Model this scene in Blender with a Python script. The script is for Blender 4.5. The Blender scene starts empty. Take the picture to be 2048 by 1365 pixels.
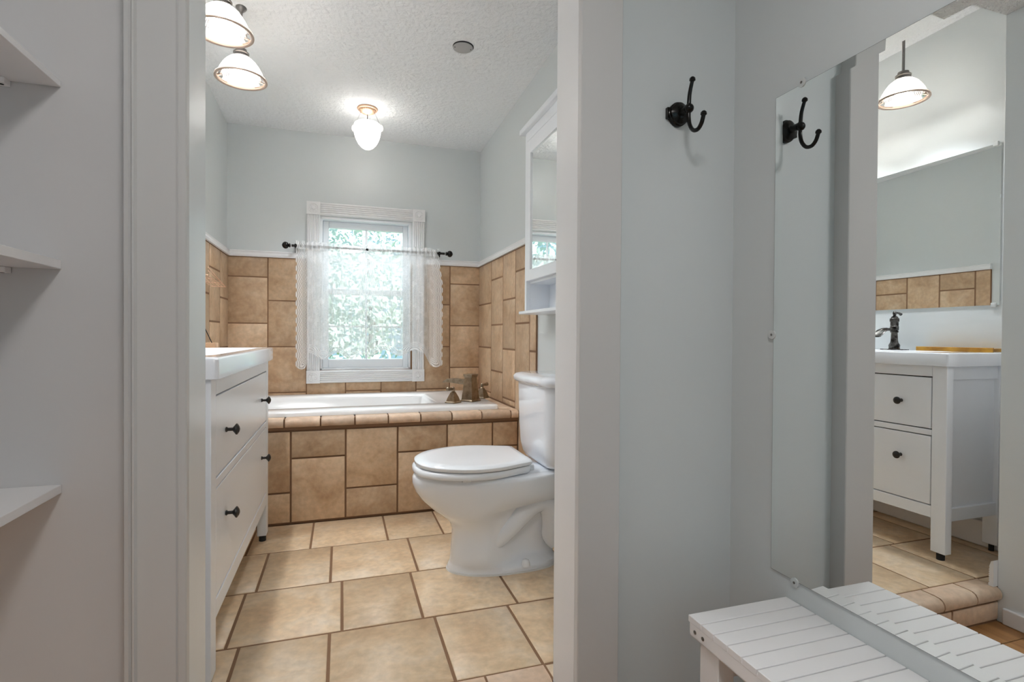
import bpy, bmesh, math, random
from mathutils import Vector, Matrix
PI = math.pi
S = bpy.context.scene
C = S.collection
random.seed(7)

# ------------------------------------------------------------------ camera
YAW, PITCH, ROLL, FPX = math.radians(17.8806), math.radians(-0.5657), math.radians(0.3504), 1056.47
CAMZ = 0.8783
_f = Vector((math.sin(YAW)*math.cos(PITCH), math.cos(YAW)*math.cos(PITCH), math.sin(PITCH)))
_r = Vector((math.cos(YAW), -math.sin(YAW), 0)); _u = _r.cross(_f)
_R = _r*math.cos(ROLL) + _u*math.sin(ROLL); _U = -_r*math.sin(ROLL) + _u*math.cos(ROLL)
cam_d = bpy.data.cameras.new('camera'); cam = bpy.data.objects.new('camera', cam_d); C.objects.link(cam)
m4 = Matrix(((_R.x, _U.x, -_f.x, 0), (_R.y, _U.y, -_f.y, 0), (_R.z, _U.z, -_f.z, CAMZ), (0, 0, 0, 1)))
cam.matrix_world = m4
cam_d.sensor_width = 36; cam_d.lens = FPX/2048*36; cam_d.clip_start = .02
S.camera = cam

# ------------------------------------------------------------------ world, sun, exposure
W = bpy.data.worlds.new('world'); S.world = W; W.use_nodes = True
bg = W.node_tree.nodes['Background']; bg.inputs[0].default_value = (.50, .82, .96, 1); bg.inputs[1].default_value = .42
def light(name, kind, loc, energy, color=(1, 1, 1), **kw):
    d = bpy.data.lights.new(name, kind); d.energy = energy; d.color = color
    rot = kw.pop('rot', None)
    for k, v in kw.items(): setattr(d, k, v)
    o = bpy.data.objects.new(name, d); C.objects.link(o); o.location = loc
    if rot: o.rotation_euler = rot
    return o
light('sun', 'SUN', (0, 0, 8), 2.9, (1, .97, .9), angle=.01, rot=(math.radians(52), 0, math.radians(25)))
# daylight through the bathroom window
light('daylight_bathroom', 'AREA', (.15, 4.30, 2.45), 30, (.86, .94, 1), shape='RECTANGLE', size=1.6, size_y=1.0, rot=(math.radians(-58), 0, 0))
# added frontal fill light, shining in through an invented window behind the camera
light('added_fill_hall', 'AREA', (.09, -1.46, 1.26), 21, (1, .96, .94), shape='RECTANGLE', size=.8, size_y=1.0, rot=(math.radians(90), 0, PI))
S.view_settings.view_transform = 'Standard'; S.view_settings.look = 'None'
S.view_settings.exposure = 1.28; S.view_settings.gamma = 1.0
S.view_settings.use_curve_mapping = False
S.cycles.use_denoising = True
S.cycles.max_bounces = 12; S.cycles.diffuse_bounces = 8
S.cycles.use_adaptive_sampling = True; S.cycles.adaptive_threshold = .02; S.cycles.glossy_bounces = 6
S.cycles.transparent_max_bounces = 16; S.cycles.transmission_bounces = 6
S.cycles.sample_clamp_indirect = 8
# lamp powers (the lamps themselves are built further down)
P_PEND, P_DOME, P_HALL = 33.0, 3.0, 1.3

# ------------------------------------------------------------------ materials
def mat(name, color, rough=.5, metal=0, spec=.5, coat=0, bump=None, noise=None, emit=None):
    m = bpy.data.materials.new(name); m.use_nodes = True
    nt = m.node_tree; b = nt.nodes['Principled BSDF']
    b.inputs['Base Color'].default_value = (*color, 1); b.inputs['Roughness'].default_value = rough
    b.inputs['Metallic'].default_value = metal; b.inputs['Specular IOR Level'].default_value = spec
    b.inputs['Coat Weight'].default_value = coat; b.inputs['Coat Roughness'].default_value = .08
    tc = nt.nodes.new('ShaderNodeTexCoord')
    if noise:   # (scale, second colour, lo, hi)
        n = nt.nodes.new('ShaderNodeTexNoise'); n.inputs['Scale'].default_value = noise[0]; n.inputs['Detail'].default_value = 6
        nt.links.new(tc.outputs['Object'], n.inputs['Vector'])
        r = nt.nodes.new('ShaderNodeMapRange'); r.inputs[1].default_value = noise[2]; r.inputs[2].default_value = noise[3]
        nt.links.new(n.outputs['Fac'], r.inputs[0])
        mx = nt.nodes.new('ShaderNodeMix'); mx.data_type = 'RGBA'
        mx.inputs[6].default_value = (*color, 1); mx.inputs[7].default_value = (*noise[1], 1)
        nt.links.new(r.outputs[0], mx.inputs[0]); nt.links.new(mx.outputs[2], b.inputs['Base Color'])
    if bump:    # (scale, strength, distance)
        n2 = nt.nodes.new('ShaderNodeTexNoise'); n2.inputs['Scale'].default_value = bump[0]; n2.inputs['Detail'].default_value = 5
        nt.links.new(tc.outputs['Object'], n2.inputs['Vector'])
        bp = nt.nodes.new('ShaderNodeBump'); bp.inputs['Strength'].default_value = bump[1]; bp.inputs['Distance'].default_value = bump[2]
        nt.links.new(n2.outputs['Fac'], bp.inputs['Height']); nt.links.new(bp.outputs[0], b.inputs['Normal'])
    if emit:
        b.inputs['Emission Color'].default_value = (*emit[0], 1); b.inputs['Emission Strength'].default_value = emit[1]
    return m
def srgb(r, g, b):
    f = lambda v: (v/255/12.92) if v <= 10 else ((v/255+.055)/1.055)**2.4
    return (f(r), f(g), f(b))
M = {}
M['paint'] = mat('blue_grey_paint', srgb(209, 214, 215), .38, bump=(60, .12, .002))
M['greige'] = mat('warm_grey_paint', srgb(210, 208, 208), .55, bump=(60, .1, .002))
M['trimw'] = mat('trim_white_paint', srgb(232, 232, 233), .33, bump=(35, .15, .002))
M['casing'] = mat('hall_casing_paint', srgb(204, 203, 202), .4, bump=(35, .15, .002))
M['jamb'] = mat('glossy_jamb_paint', srgb(226, 231, 233), .3, bump=(35, .15, .002))
M['rim'] = mat('shade_rim_bronze', srgb(186, 166, 152), .4, metal=.35)
M['ceiling'] = mat('textured_ceiling', srgb(240, 242, 244), .9, bump=(48, 1.0, .009))
M['popcorn'] = mat('popcorn_ceiling', srgb(236, 236, 235), .95, bump=(90, 1.0, .02))
M['ceramic'] = mat('white_ceramic', srgb(235, 238, 243), .07, spec=.6, coat=.4)
M['acrylic'] = mat('white_acrylic', srgb(240, 240, 240), .12, spec=.55, coat=.3)
M['seat'] = mat('seat_plastic', srgb(237, 239, 242), .16, spec=.5)
M['cab'] = mat('white_lacquer', srgb(238, 242, 247), .28, spec=.5)
M['bench'] = mat('bench_paint', srgb(240, 238, 238), .3, spec=.5)
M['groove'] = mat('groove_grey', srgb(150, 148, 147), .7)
M['vinyl'] = mat('white_vinyl', srgb(236, 238, 242), .3)
M['black'] = mat('oil_black_metal', (.012, .011, .010), .22, metal=.6, spec=.6)
M['knobm'] = mat('dark_bronze_knob', (.045, .042, .040), .35, metal=.7)
M['nickel'] = mat('brushed_bronze_nickel', srgb(156, 140, 120), .36, metal=1, noise=(40, srgb(130, 113, 92), .4, .65))
M['pewter'] = mat('antique_pewter', srgb(120, 118, 116), .28, metal=1, noise=(55, srgb(48, 46, 45), .42, .6))
M['steel'] = mat('satin_steel', srgb(140, 136, 134), .35, metal=1)
M['brass'] = mat('light_bronze', srgb(214, 178, 150), .4, metal=.6)
M['plate'] = mat('vent_plate_grey', srgb(178, 178, 178), .6)
M['dark'] = mat('dark_gap', (.01, .01, .01), .8)
M['rubber'] = mat('black_rubber', (.02, .02, .02), .7)
M['wood'] = mat('light_wood', srgb(208, 172, 136), .5, noise=(18, srgb(186, 146, 110), .4, .6))
M['gold'] = mat('golden_wood', srgb(196, 146, 50), .35, noise=(14, srgb(158, 108, 30), .4, .6))
M['copper'] = mat('copper_wire', srgb(226, 186, 160), .35, metal=.5)
M['caulk'] = mat('white_caulk', srgb(214, 212, 208), .6)
M['plasticclear'] = mat('clear_plastic', srgb(205, 208, 208), .15, spec=.6)
def mirror_mat(name, col, rough=0.0):
    m = bpy.data.materials.new(name); m.use_nodes = True; nt = m.node_tree; nt.nodes.clear()
    g = nt.nodes.new('ShaderNodeBsdfGlossy'); g.inputs['Color'].default_value = (*col, 1); g.inputs['Roughness'].default_value = rough
    o = nt.nodes.new('ShaderNodeOutputMaterial'); nt.links.new(g.outputs[0], o.inputs[0]); return m
M['mirror'] = mirror_mat('mirror_silver', (.93, .95, .945))
M['bevelglass'] = mirror_mat('mirror_bevel', (.93, .96, .95))

def tile_mat(name, c1, c2, c3, rough=.42, spec=.4):
    m = bpy.data.materials.new(name); m.use_nodes = True; nt = m.node_tree; b = nt.nodes['Principled BSDF']
    N = nt.nodes.new; L = nt.links.new
    tc = N('ShaderNodeTexCoord'); geo = N('ShaderNodeNewGeometry')
    off = N('ShaderNodeVectorMath'); off.operation = 'SCALE'; off.inputs['Scale'].default_value = 9.0
    comb = N('ShaderNodeCombineXYZ')
    L(geo.outputs['Random Per Island'], comb.inputs[0]); L(geo.outputs['Random Per Island'], comb.inputs[2]); L(comb.outputs[0], off.inputs[0])
    add = N('ShaderNodeVectorMath'); add.operation = 'ADD'; L(tc.outputs['Object'], add.inputs[0]); L(off.outputs[0], add.inputs[1])
    n1 = N('ShaderNodeTexNoise'); n1.inputs['Scale'].default_value = 7; n1.inputs['Detail'].default_value = 8; n1.inputs['Roughness'].default_value = .62; n1.inputs['Distortion'].default_value = .6
    n2 = N('ShaderNodeTexNoise'); n2.inputs['Scale'].default_value = 45; n2.inputs['Detail'].default_value = 6
    L(add.outputs[0], n1.inputs['Vector']); L(add.outputs[0], n2.inputs['Vector'])
    cr = N('ShaderNodeValToRGB'); e = cr.color_ramp.elements
    e[0].position = .30; e[0].color = (*c3, 1); e[1].position = .68; e[1].color = (*c2, 1)
    k = e.new(.5); k.color = (*c1, 1)
    L(n1.outputs['Fac'], cr.inputs[0])
    hs = N('ShaderNodeHueSaturation'); mr = N('ShaderNodeMapRange'); mr.inputs[3].default_value = .86; mr.inputs[4].default_value = 1.1
    L(geo.outputs['Random Per Island'], mr.inputs[0]); L(mr.outputs[0], hs.inputs['Value']); L(cr.outputs[0], hs.inputs['Color'])
    mx = N('ShaderNodeMix'); mx.data_type = 'RGBA'; mx.blend_type = 'MULTIPLY'; mx.inputs[0].default_value = .5
    mr2 = N('ShaderNodeMapRange'); mr2.inputs[1].default_value = .3; mr2.inputs[2].default_value = .7; mr2.inputs[3].default_value = .72; mr2.inputs[4].default_value = 1.15
    L(n2.outputs['Fac'], mr2.inputs[0]); L(hs.outputs[0], mx.inputs[6]); L(mr2.outputs[0], mx.inputs[7])
    L(mx.outputs[2], b.inputs['Base Color'])
    b.inputs['Roughness'].default_value = rough; b.inputs['Specular IOR Level'].default_value = spec
    bp = N('ShaderNodeBump'); bp.inputs['Strength'].default_value = .35; bp.inputs['Distance'].default_value = .002
    L(n2.outputs['Fac'], bp.inputs['Height']); L(bp.outputs[0], b.inputs['Normal'])
    return m
M['walltile'] = tile_mat('tan_wall_tile', srgb(200, 170, 138), srgb(212, 186, 156), srgb(180, 147, 114))
M['floortile'] = tile_mat('tan_floor_tile', srgb(224, 197, 162), srgb(232, 211, 184), srgb(208, 176, 140), .34, .5)
M['deckedge'] = tile_mat('bullnose_tile', srgb(214, 186, 160), srgb(222, 198, 174), srgb(196, 164, 136))
M['grout'] = mat('brown_grout', srgb(132, 100, 74), .9, bump=(200, .3, .002))
M['lightgrout'] = mat('light_brown_grout', srgb(150, 118, 92), .9)
def plank_mat():
    m = mat('oak_planks', srgb(170, 126, 80), .35, noise=(6, srgb(138, 96, 56), .35, .65)); nt = m.node_tree
    mp = nt.nodes.new('ShaderNodeMapping'); mp.inputs['Scale'].default_value = (6, .6, 6)
    tc = [n for n in nt.nodes if n.type == 'TEX_COORD'][0]; no = [n for n in nt.nodes if n.type == 'TEX_NOISE'][0]
    nt.links.new(tc.outputs['Object'], mp.inputs[0]); nt.links.new(mp.outputs[0], no.inputs['Vector']); return m
M['plank'] = plank_mat()
def emis(name, col, st):
    m = bpy.data.materials.new(name); m.use_nodes = True; nt = m.node_tree; nt.nodes.clear()
    e = nt.nodes.new('ShaderNodeEmission'); e.inputs[0].default_value = (*col, 1); e.inputs[1].default_value = st
    o = nt.nodes.new('ShaderNodeOutputMaterial'); nt.links.new(e.outputs[0], o.inputs[0]); return m
M['bulb'] = emis('bulb_glow', (1, .96, .91), P_PEND)
M['bulb2'] = emis('dome_bulb_glow', (1, .96, .91), 14)
def shade_mat(name, col, transp, emit, ribs):
    m = bpy.data.materials.new(name); m.use_nodes = True; nt = m.node_tree; nt.nodes.clear(); N = nt.nodes.new; L = nt.links.new
    o = N('ShaderNodeOutputMaterial'); t = N('ShaderNodeBsdfTranslucent'); t.inputs[0].default_value = (*col, 1)
    d = N('ShaderNodeBsdfDiffuse'); d.inputs[0].default_value = (*col, 1)
    g = N('ShaderNodeBsdfGlossy'); g.inputs['Roughness'].default_value = .08
    a = N('ShaderNodeMixShader'); a.inputs[0].default_value = .5; L(t.outputs[0], a.inputs[1]); L(d.outputs[0], a.inputs[2])
    tr = N('ShaderNodeBsdfTransparent'); c = N('ShaderNodeMixShader'); c.inputs[0].default_value = transp
    L(a.outputs[0], c.inputs[1]); L(tr.outputs[0], c.inputs[2])
    f = N('ShaderNodeFresnel'); f.inputs[0].default_value = 1.4; b = N('ShaderNodeMixShader'); L(f.outputs[0], b.inputs[0]); L(c.outputs[0], b.inputs[1]); L(g.outputs[0], b.inputs[2])
    last = b.outputs[0]
    if emit:
        e = N('ShaderNodeEmission'); e.inputs[0].default_value = (.96, .98, 1, 1); e.inputs[1].default_value = emit
        ad = N('ShaderNodeAddShader'); L(last, ad.inputs[0]); L(e.outputs[0], ad.inputs[1]); last = ad.outputs[0]
    L(last, o.inputs[0]); return m
M['shade'] = shade_mat('ribbed_frosted_glass', (.94, .89, .83), .22, 0, True)
M['dome'] = shade_mat('frosted_dome_glass', (.95, .92, .88), .0, P_DOME*.25, False)
M['halldome'] = emis('hall_lamp_glass', (1, .985, .97), 13.0*P_HALL)
def glass_mat():
    m = bpy.data.materials.new('window_glass'); m.use_nodes = True; nt = m.node_tree; nt.nodes.clear(); N = nt.nodes.new; L = nt.links.new
    o = N('ShaderNodeOutputMaterial'); t = N('ShaderNodeBsdfTransparent'); t.inputs[0].default_value = (.96, .98, .98, 1)
    g = N('ShaderNodeBsdfGlossy'); g.inputs['Roughness'].default_value = .02; mx = N('ShaderNodeMixShader'); mx.inputs[0].default_value = .06
    L(t.outputs[0], mx.inputs[1]); L(g.outputs[0], mx.inputs[2]); L(mx.outputs[0], o.inputs[0]); return m
M['glass'] = glass_mat()
def lace_mat():
    m = bpy.data.materials.new('white_lace'); m.use_nodes = True; nt = m.node_tree; nt.nodes.clear(); N = nt.nodes.new; L = nt.links.new
    def math_(op, a, b=None, clamp=False):
        n = N('ShaderNodeMath'); n.operation = op; n.use_clamp = clamp
        for i, v in enumerate((a, b)):
            if v is None: continue
            if isinstance(v, (int, float)): n.inputs[i].default_value = v
            else: L(v, n.inputs[i])
        return n.outputs[0]
    uv = N('ShaderNodeUVMap'); uv.uv_map = 'lace'
    at = N('ShaderNodeAttribute'); at.attribute_name = 'border'; bd = at.outputs['Fac']
    sx = N('ShaderNodeSeparateXYZ'); L(uv.outputs[0], sx.inputs[0])
    vo = N('ShaderNodeTexVoronoi'); vo.inputs['Scale'].default_value = 17; L(uv.outputs[0], vo.inputs['Vector'])
    ns = N('ShaderNodeTexNoise'); ns.inputs['Scale'].default_value = 55; ns.inputs['Detail'].default_value = 3; L(uv.outputs[0], ns.inputs['Vector'])
    fl = math_('ADD', vo.outputs['Distance'], math_('MULTIPLY', math_('SUBTRACT', ns.outputs['Fac'], .5), .9))
    flower = math_('SUBTRACT', 1.0, math_('MULTIPLY', math_('SUBTRACT', fl, .28), 8.0, True), True)
    rings = math_('ABSOLUTE', math_('SINE', math_('MULTIPLY', fl, 17.0)))
    foldl = math_('MULTIPLY', math_('POWER', math_('ABSOLUTE', math_('SINE', math_('ADD', math_('MULTIPLY', sx.outputs[0], PI/.085), math_('MULTIPLY', ns.outputs['Fac'], .12)))), 90.0), .30)
    base = math_('ADD', math_('ADD', .45, foldl), math_('ADD', math_('MULTIPLY', flower, .10), math_('MULTIPLY', rings, .14)), True)
    # wavy border lines that follow the edge
    wob = math_('MULTIPLY', math_('ABSOLUTE', math_('SINE', math_('MULTIPLY', sx.outputs[1], PI/.052))), .012)
    ph = math_('MULTIPLY', math_('SUBTRACT', bd, wob), 2*PI/.0095)
    line = math_('ADD', math_('MULTIPLY', math_('SINE', ph), .30), .68)
    inb = math_('SUBTRACT', 1.0, math_('MULTIPLY', math_('SUBTRACT', bd, .050), 180.0, True), True)
    mx = N('ShaderNodeMix'); L(inb, mx.inputs[0]); L(base, mx.inputs[2]); L(line, mx.inputs[3])
    al = mx.outputs[0]
    d = N('ShaderNodeBsdfDiffuse'); d.inputs[0].default_value = (.88, .88, .88, 1)
    t = N('ShaderNodeBsdfTranslucent'); t.inputs[0].default_value = (.88, .89, .90, 1)
    a = N('ShaderNodeMixShader'); a.inputs[0].default_value = .3; L(d.outputs[0], a.inputs[1]); L(t.outputs[0], a.inputs[2])
    tr = N('ShaderNodeBsdfTransparent'); c = N('ShaderNodeMixShader'); L(al, c.inputs[0]); L(tr.outputs[0], c.inputs[1]); L(a.outputs[0], c.inputs[2])
    o = N('ShaderNodeOutputMaterial'); L(c.outputs[0], o.inputs[0]); return m
M['lace'] = lace_mat()
M['leaf'] = mat('leaf_overexposed', srgb(220, 230, 226), .4); M['leaf2'] = mat('leaf_overexposed_2', srgb(234, 240, 240), .4)  # overexposed daylight is painted into the bleached leaf colours
M['bark'] = mat('bark', srgb(110, 92, 74), .9, bump=(30, .6, .01)); M['grass'] = mat('lawn', srgb(150, 176, 110), .9, noise=(5, srgb(120, 150, 84), .4, .6))

# ------------------------------------------------------------------ mesh helpers
class MB:
    """collects shapes; build() links them as one mesh object"""
    def __init__(s): s.v = []; s.f = []; s.m = []
    def add(s, vs, fs, mi=0):
        o = len(s.v); s.v += [tuple(v) for v in vs]
        for f in fs: s.f.append([i+o for i in f]); s.m.append(mi)
        return s
    def box(s, x0, x1, y0, y1, z0, z1, mi=0):
        vs = [(x, y, z) for z in (z0, z1) for y in (y0, y1) for x in (x0, x1)]
        return s.add(vs, [(0, 2, 3, 1), (4, 5, 7, 6), (0, 1, 5, 4), (2, 6, 7, 3), (0, 4, 6, 2), (1, 3, 7, 5)], mi)
    def loft(s, rings, mi=0, cap=(1, 1), closed=True):
        n = len(rings[0]); vs = [p for r in rings for p in r]; fs = []
        for k in range(len(rings)-1):
            for i in range(n if closed else n-1):
                j = (i+1) % n; fs.append((k*n+i, k*n+j, (k+1)*n+j, (k+1)*n+i))
        if cap[0]: fs.append(tuple(reversed(range(n))))
        if cap[1]: fs.append(tuple((len(rings)-1)*n+i for i in range(n)))
        return s.add(vs, fs, mi)
    def lathe(s, c, prof, n=32, axis='Z', mi=0, cap=(1, 1)):
        """prof: list of (radius, height along the axis)"""
        rings = []
        for r, h in prof:
            ring = []
            for i in range(n):
                a = 2*PI*i/n; p, q = r*math.cos(a), r*math.sin(a)
                ring.append({'Z': (c[0]+p, c[1]+q, c[2]+h), 'Y': (c[0]+q, c[1]+h, c[2]+p), 'X': (c[0]+h, c[1]+p, c[2]+q)}[axis])
            rings.append(ring)
        return s.loft(rings, mi, cap)
    def tube(s, pts, r, n=12, mi=0, flat=1.0):
        """sweep along a path; r is a number or a list per point"""
        P = [Vector(p) for p in pts]; R = r if isinstance(r, (list, tuple)) else [r]*len(P)
        rings = []; up = None
        for i, p in enumerate(P):
            t = (P[min(i+1, len(P)-1)]-P[max(i-1, 0)]).normalized()
            if up is None:
                up = Vector((0, 0, 1)) if abs(t.z) < .9 else Vector((0, 1, 0))
            a = t.cross(up).normalized(); b = a.cross(t).normalized(); up = b
            rings.append([tuple(p + a*R[i]*math.cos(2*PI*k/n) + b*R[i]*flat*math.sin(2*PI*k/n)) for k in range(n)])
        return s.loft(rings, mi)
    def ball(s, c, r, n=20, m=12, sc=(1, 1, 1), mi=0):
        rings = []
        for k in range(1, m):
            a = -PI/2+PI*k/m; rings.append([(c[0]+sc[0]*r*math.cos(a)*math.cos(2*PI*i/n), c[1]+sc[1]*r*math.cos(a)*math.sin(2*PI*i/n), c[2]+sc[2]*r*math.sin(a)) for i in range(n)])
        return s.loft(rings, mi)
    def prism(s, poly, y0, y1, axis='Y', mi=0):
        """extrude a 2-D polygon along an axis. Y: poly=(x,z); X: poly=(y,z); Z: poly=(x,y)"""
        def P(p, h): return {'Y': (p[0], h, p[1]), 'X': (h, p[0], p[1]), 'Z': (p[0], p[1], h)}[axis]
        return s.loft([[P(p, y0) for p in poly], [P(p, y1) for p in poly]], mi)
    def build(s, name, mats, parent=None, smooth=35, bevel=0, seg=2, sub=0, loc=None):
        me = bpy.data.meshes.new(name); org = Vector((0, 0, 0))
        p = parent
        while p is not None: org += Vector(p.location); p = p.parent
        if loc is not None and parent is None: org = Vector(loc)
        me.from_pydata([tuple(Vector(v)-org) for v in s.v], [], s.f); me.update()
        for mm in (mats if isinstance(mats, (list, tuple)) else [mats]): me.materials.append(mm)
        for poly, mi in zip(me.polygons, s.m): poly.material_index = mi
        b = bmesh.new(); b.from_mesh(me); bmesh.ops.recalc_face_normals(b, faces=b.faces[:]); b.to_mesh(me); b.free()
        me.shade_smooth()
        me.set_sharp_from_angle(angle=math.radians(smooth))
        o = bpy.data.objects.new(name, me); C.objects.link(o)
        if parent is not None: o.parent = parent
        elif loc is not None: o.location = loc
        if bevel:
            bm_ = o.modifiers.new('bevel', 'BEVEL'); bm_.width = bevel; bm_.segments = seg; bm_.limit_method = 'ANGLE'; bm_.angle_limit = math.radians(40); bm_.harden_normals = False
        if sub:
            sm = o.modifiers.new('sub', 'SUBSURF'); sm.levels = sub; sm.render_levels = sub
        return o
def thing(name, label, cat, loc=(0, 0, 0), group=None):
    o = bpy.data.objects.new(name, None); C.objects.link(o); o.location = loc; o.empty_display_size = .05
    o['label'] = label; o['category'] = cat
    if group: o['group'] = group
    return o
def tag(o, label, cat, group=None):
    o['label'] = label; o['category'] = cat
    if group: o['group'] = group
    return o
def struct(o, label=None):
    o['kind'] = 'structure'
    if label: o['label'] = label
    return o
def dup(root, loc, label, group=None):
    r = root.copy(); C.objects.link(r); r.location = loc; r['label'] = label
    if group: r['group'] = group
    for ch in list(root.children):
        c = ch.copy(); C.objects.link(c); c.parent = r
        for g in ch.children:
            d = g.copy(); C.objects.link(d); d.parent = c
    return r

# ------------------------------------------------------------------ room numbers (metres, bathroom floor z = 0)
XL, XR, YF = -.6465, .8952, 3.4913
XJL, XJR, YJ, YW, YC = -.2699, .5172, 1.2453, 1.1459, 1.10
XM, XW, HXL, HYB = .9737, .9790, -.80, -1.30
ZH, ZHC = -.124, 2.016
YT = 2.6263
def ZC(y): return 2.125 + .0232*(YF-y)

# ---- shell
b = MB().box(XL-.1, XL, YJ, YF+.12, -.02, 2.4); struct(b.build('wall_left', M['paint']))
b = MB().box(XR, XR+.1, YJ, YF+.12, -.02, 2.4); struct(b.build('wall_right', M['paint']))
OX0, OX1, OZ0, OZ1 = -.127, .428, .656, 1.610
b = MB()
for q in ((XL, OX0, 0, 2.4), (OX1, XR, 0, 2.4), (OX0, OX1, 0, OZ0), (OX0, OX1, OZ1, 2.4)): b.box(q[0], q[1], YF, YF+.12, q[2], q[3])
wall_back = struct(b.build('wall_back', M['paint']))
# doorway wall between the hall and the bathroom
b = MB().box(HXL-.1, XJL-.012, YW, YJ, ZH, 2.4); struct(b.build('wall_doorway_left', M['greige']))
b = MB().box(XJR+.012, XW+.1, YW, YJ, ZH, 2.4); struct(b.build('wall_doorway_right', M['paint']))
b = MB().box(XJL-.012, XJR+.012, YW, YJ, ZHC+.03, 2.4); struct(b.build('wall_doorway_header', M['paint']))
b = MB().box(XW, XW+.1, HYB-.1, YW, ZH, 2.4); struct(b.build('wall_hall_right', M['paint']))
b = MB().box(HXL-.1, HXL, HYB-.1, YW, ZH, 2.4); struct(b.build('wall_hall_left', M['greige']))
b = MB()
for q in ((HXL, -.36, ZH, 2.4), (.54, XW, ZH, 2.4), (-.36, .54, ZH, .70), (-.36, .54, 1.82, 2.4)): b.box(q[0], q[1], HYB-.1, HYB, q[2], q[3])
struct(b.build('wall_hall_back', M['paint']))
w2 = struct(bpy.data.objects.new('added_window', None)); C.objects.link(w2); w2.location = (.09, HYB, 1.16)  # invented unseen window, added to let the frontal fill in
MB().box(-.36, -.31, HYB-.08, HYB+.01, .70, 1.82).box(.49, .54, HYB-.08, HYB+.01, .70, 1.82).box(-.31, .49, HYB-.08, HYB+.01, .70, .75).box(-.31, .49, HYB-.08, HYB+.01, 1.77, 1.82).build('window_frame', M['vinyl'], w2)
MB().box(-.31, .49, HYB-.052, HYB-.048, .75, 1.77).build('pane', M['glass'], w2)
# ceilings
def CZ(x, y):      # the old ceiling rises towards the near left corner
    t = min(1, max(0, (2.9-y)/.9)); q = min(1, max(0, (.55-x)/.9)); return ZC(y)+.12*t*q*q*(3-2*q)
NXc, NYc = 40, 56; vs = []
for jj in range(NYc+1):
    for ii in range(NXc+1):
        x = XL+(XR-XL)*ii/NXc; y = YJ+(YF-YJ)*jj/NYc; vs.append((x, y, CZ(x, y)))
nb = len(vs); vs += [(XL, YJ, 2.4), (XR, YJ, 2.4), (XR, YF, 2.4), (XL, YF, 2.4)]
fs = [(jj*(NXc+1)+ii, jj*(NXc+1)+ii+1, (jj+1)*(NXc+1)+ii+1, (jj+1)*(NXc+1)+ii) for jj in range(NYc) for ii in range(NXc)]
fs += [(nb, nb+1, nb+2, nb+3), tuple([nb+1, nb]+list(range(NXc+1))), tuple([nb+2, nb+3]+[NYc*(NXc+1)+k for k in range(NXc+1)]),
       tuple([nb, nb+3]+[k*(NXc+1) for k in range(NYc, -1, -1)]), tuple([nb+1, nb+2]+[k*(NXc+1)+NXc for k in range(NYc, -1, -1)])]
b = MB().add(vs, fs)
struct(b.build('ceiling', M['ceiling']))
b = MB().box(HXL, XW, HYB, YJ, ZHC, ZHC+.03); struct(b.build('ceiling_hall', M['popcorn']))

# ---- tile surfaces
def tiles(b, rects, plane, at, th, gap=.0075, mi=0, sign=1, chip=.0016):
    """rects (a0,a1,b0,b1) on a plane; every tile is its own little slab with eased edges"""
    g = gap/2
    for a0, a1, c0, c1 in rects:
        a0, a1, c0, c1 = a0+g, a1-g, c0+g, c1-g
        e = .003
        lo = at; hi = at+sign*th
        r0 = [(a0, c0), (a1, c0), (a1, c1), (a0, c1)]
        r2 = [(a0+e, c0+e), (a1-e, c0+e), (a1-e, c1-e), (a0+e, c1-e)]
        def P(p, h): return {'Y': (p[0], h, p[1]), 'X': (h, p[0], p[1]), 'Z': (p[0], p[1], h)}[plane]
        b.loft([[P(p, lo) for p in r0], [P(p, hi-sign*e*.7) for p in r0], [P(p, hi) for p in r2]], mi)
# floor
rows = [(2.3081, 2.6263, [-.67, -.361, -.1204, .1922, .4335, .7445, XR]),
        (1.9710, 2.3081, [XL, -.586, -.2754, -.0359, .2742, .515, .826, XR]),
        (1.6369, 1.9710, [XL, -.547, -.3066, .0036, .2440, .5545, .795, XR]),
        (1.3102, 1.6369, [XL, -.582, -.2716, -.0313, .2787, .5169, .827, XR])]
b = MB().box(XL, XR, YJ, YF, -.06, -.003, 1)
rects = []
for y0, y1, xs in rows:
    xs[0] = max(xs[0], XL)
    rects += [(xs[i], xs[i+1], y0, y1) for i in range(len(xs)-1)]
tiles(b, rects, 'Z', -.003, .003, .009)
tiles(b, [(XL, XJL, YJ, 1.3102), (XJR, XR, YJ, 1.3102)], 'Z', -.003, .003, .009)
struct(b.build('floor', [M['floortile'], M['grout']]))
b = MB().box(HXL, XW, HYB, YW, ZH-.03, ZH); struct(b.build('floor_hall', M['plank']))
b = MB().box(XJL-.01, XJR+.01, YW-.002, YJ+.02, ZH-.03, ZH); struct(b.build('floor_threshold', M['plank']))
# the step up: bullnose tiles and riser
b = MB().box(XJL, XJR, 1.245, 1.3102, ZH, -.006, 1)
js = [XJL, -.1406, .0207, .184, .3535, XJR]
for x0, x1 in zip(js, js[1:]):
    p = [(1.3062, 0), (1.262, 0), (1.245, -.002), (1.235, -.008), (1.229, -.018), (1.228, -.030), (1.231, -.040), (1.240, -.044), (1.300, -.044)]
    b.prism(p, x0+.003, x1-.003, 'X')
js2 = [XJL, -.0345, .25, XJR]
tiles(b, [(x0, x1, ZH+.006, -.049) for x0, x1 in zip(js2, js2[1:])], 'Y', 1.245, .006, .008, sign=-1)
struct(b.build('trim_step', [M['deckedge'], M['grout']]))
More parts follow.
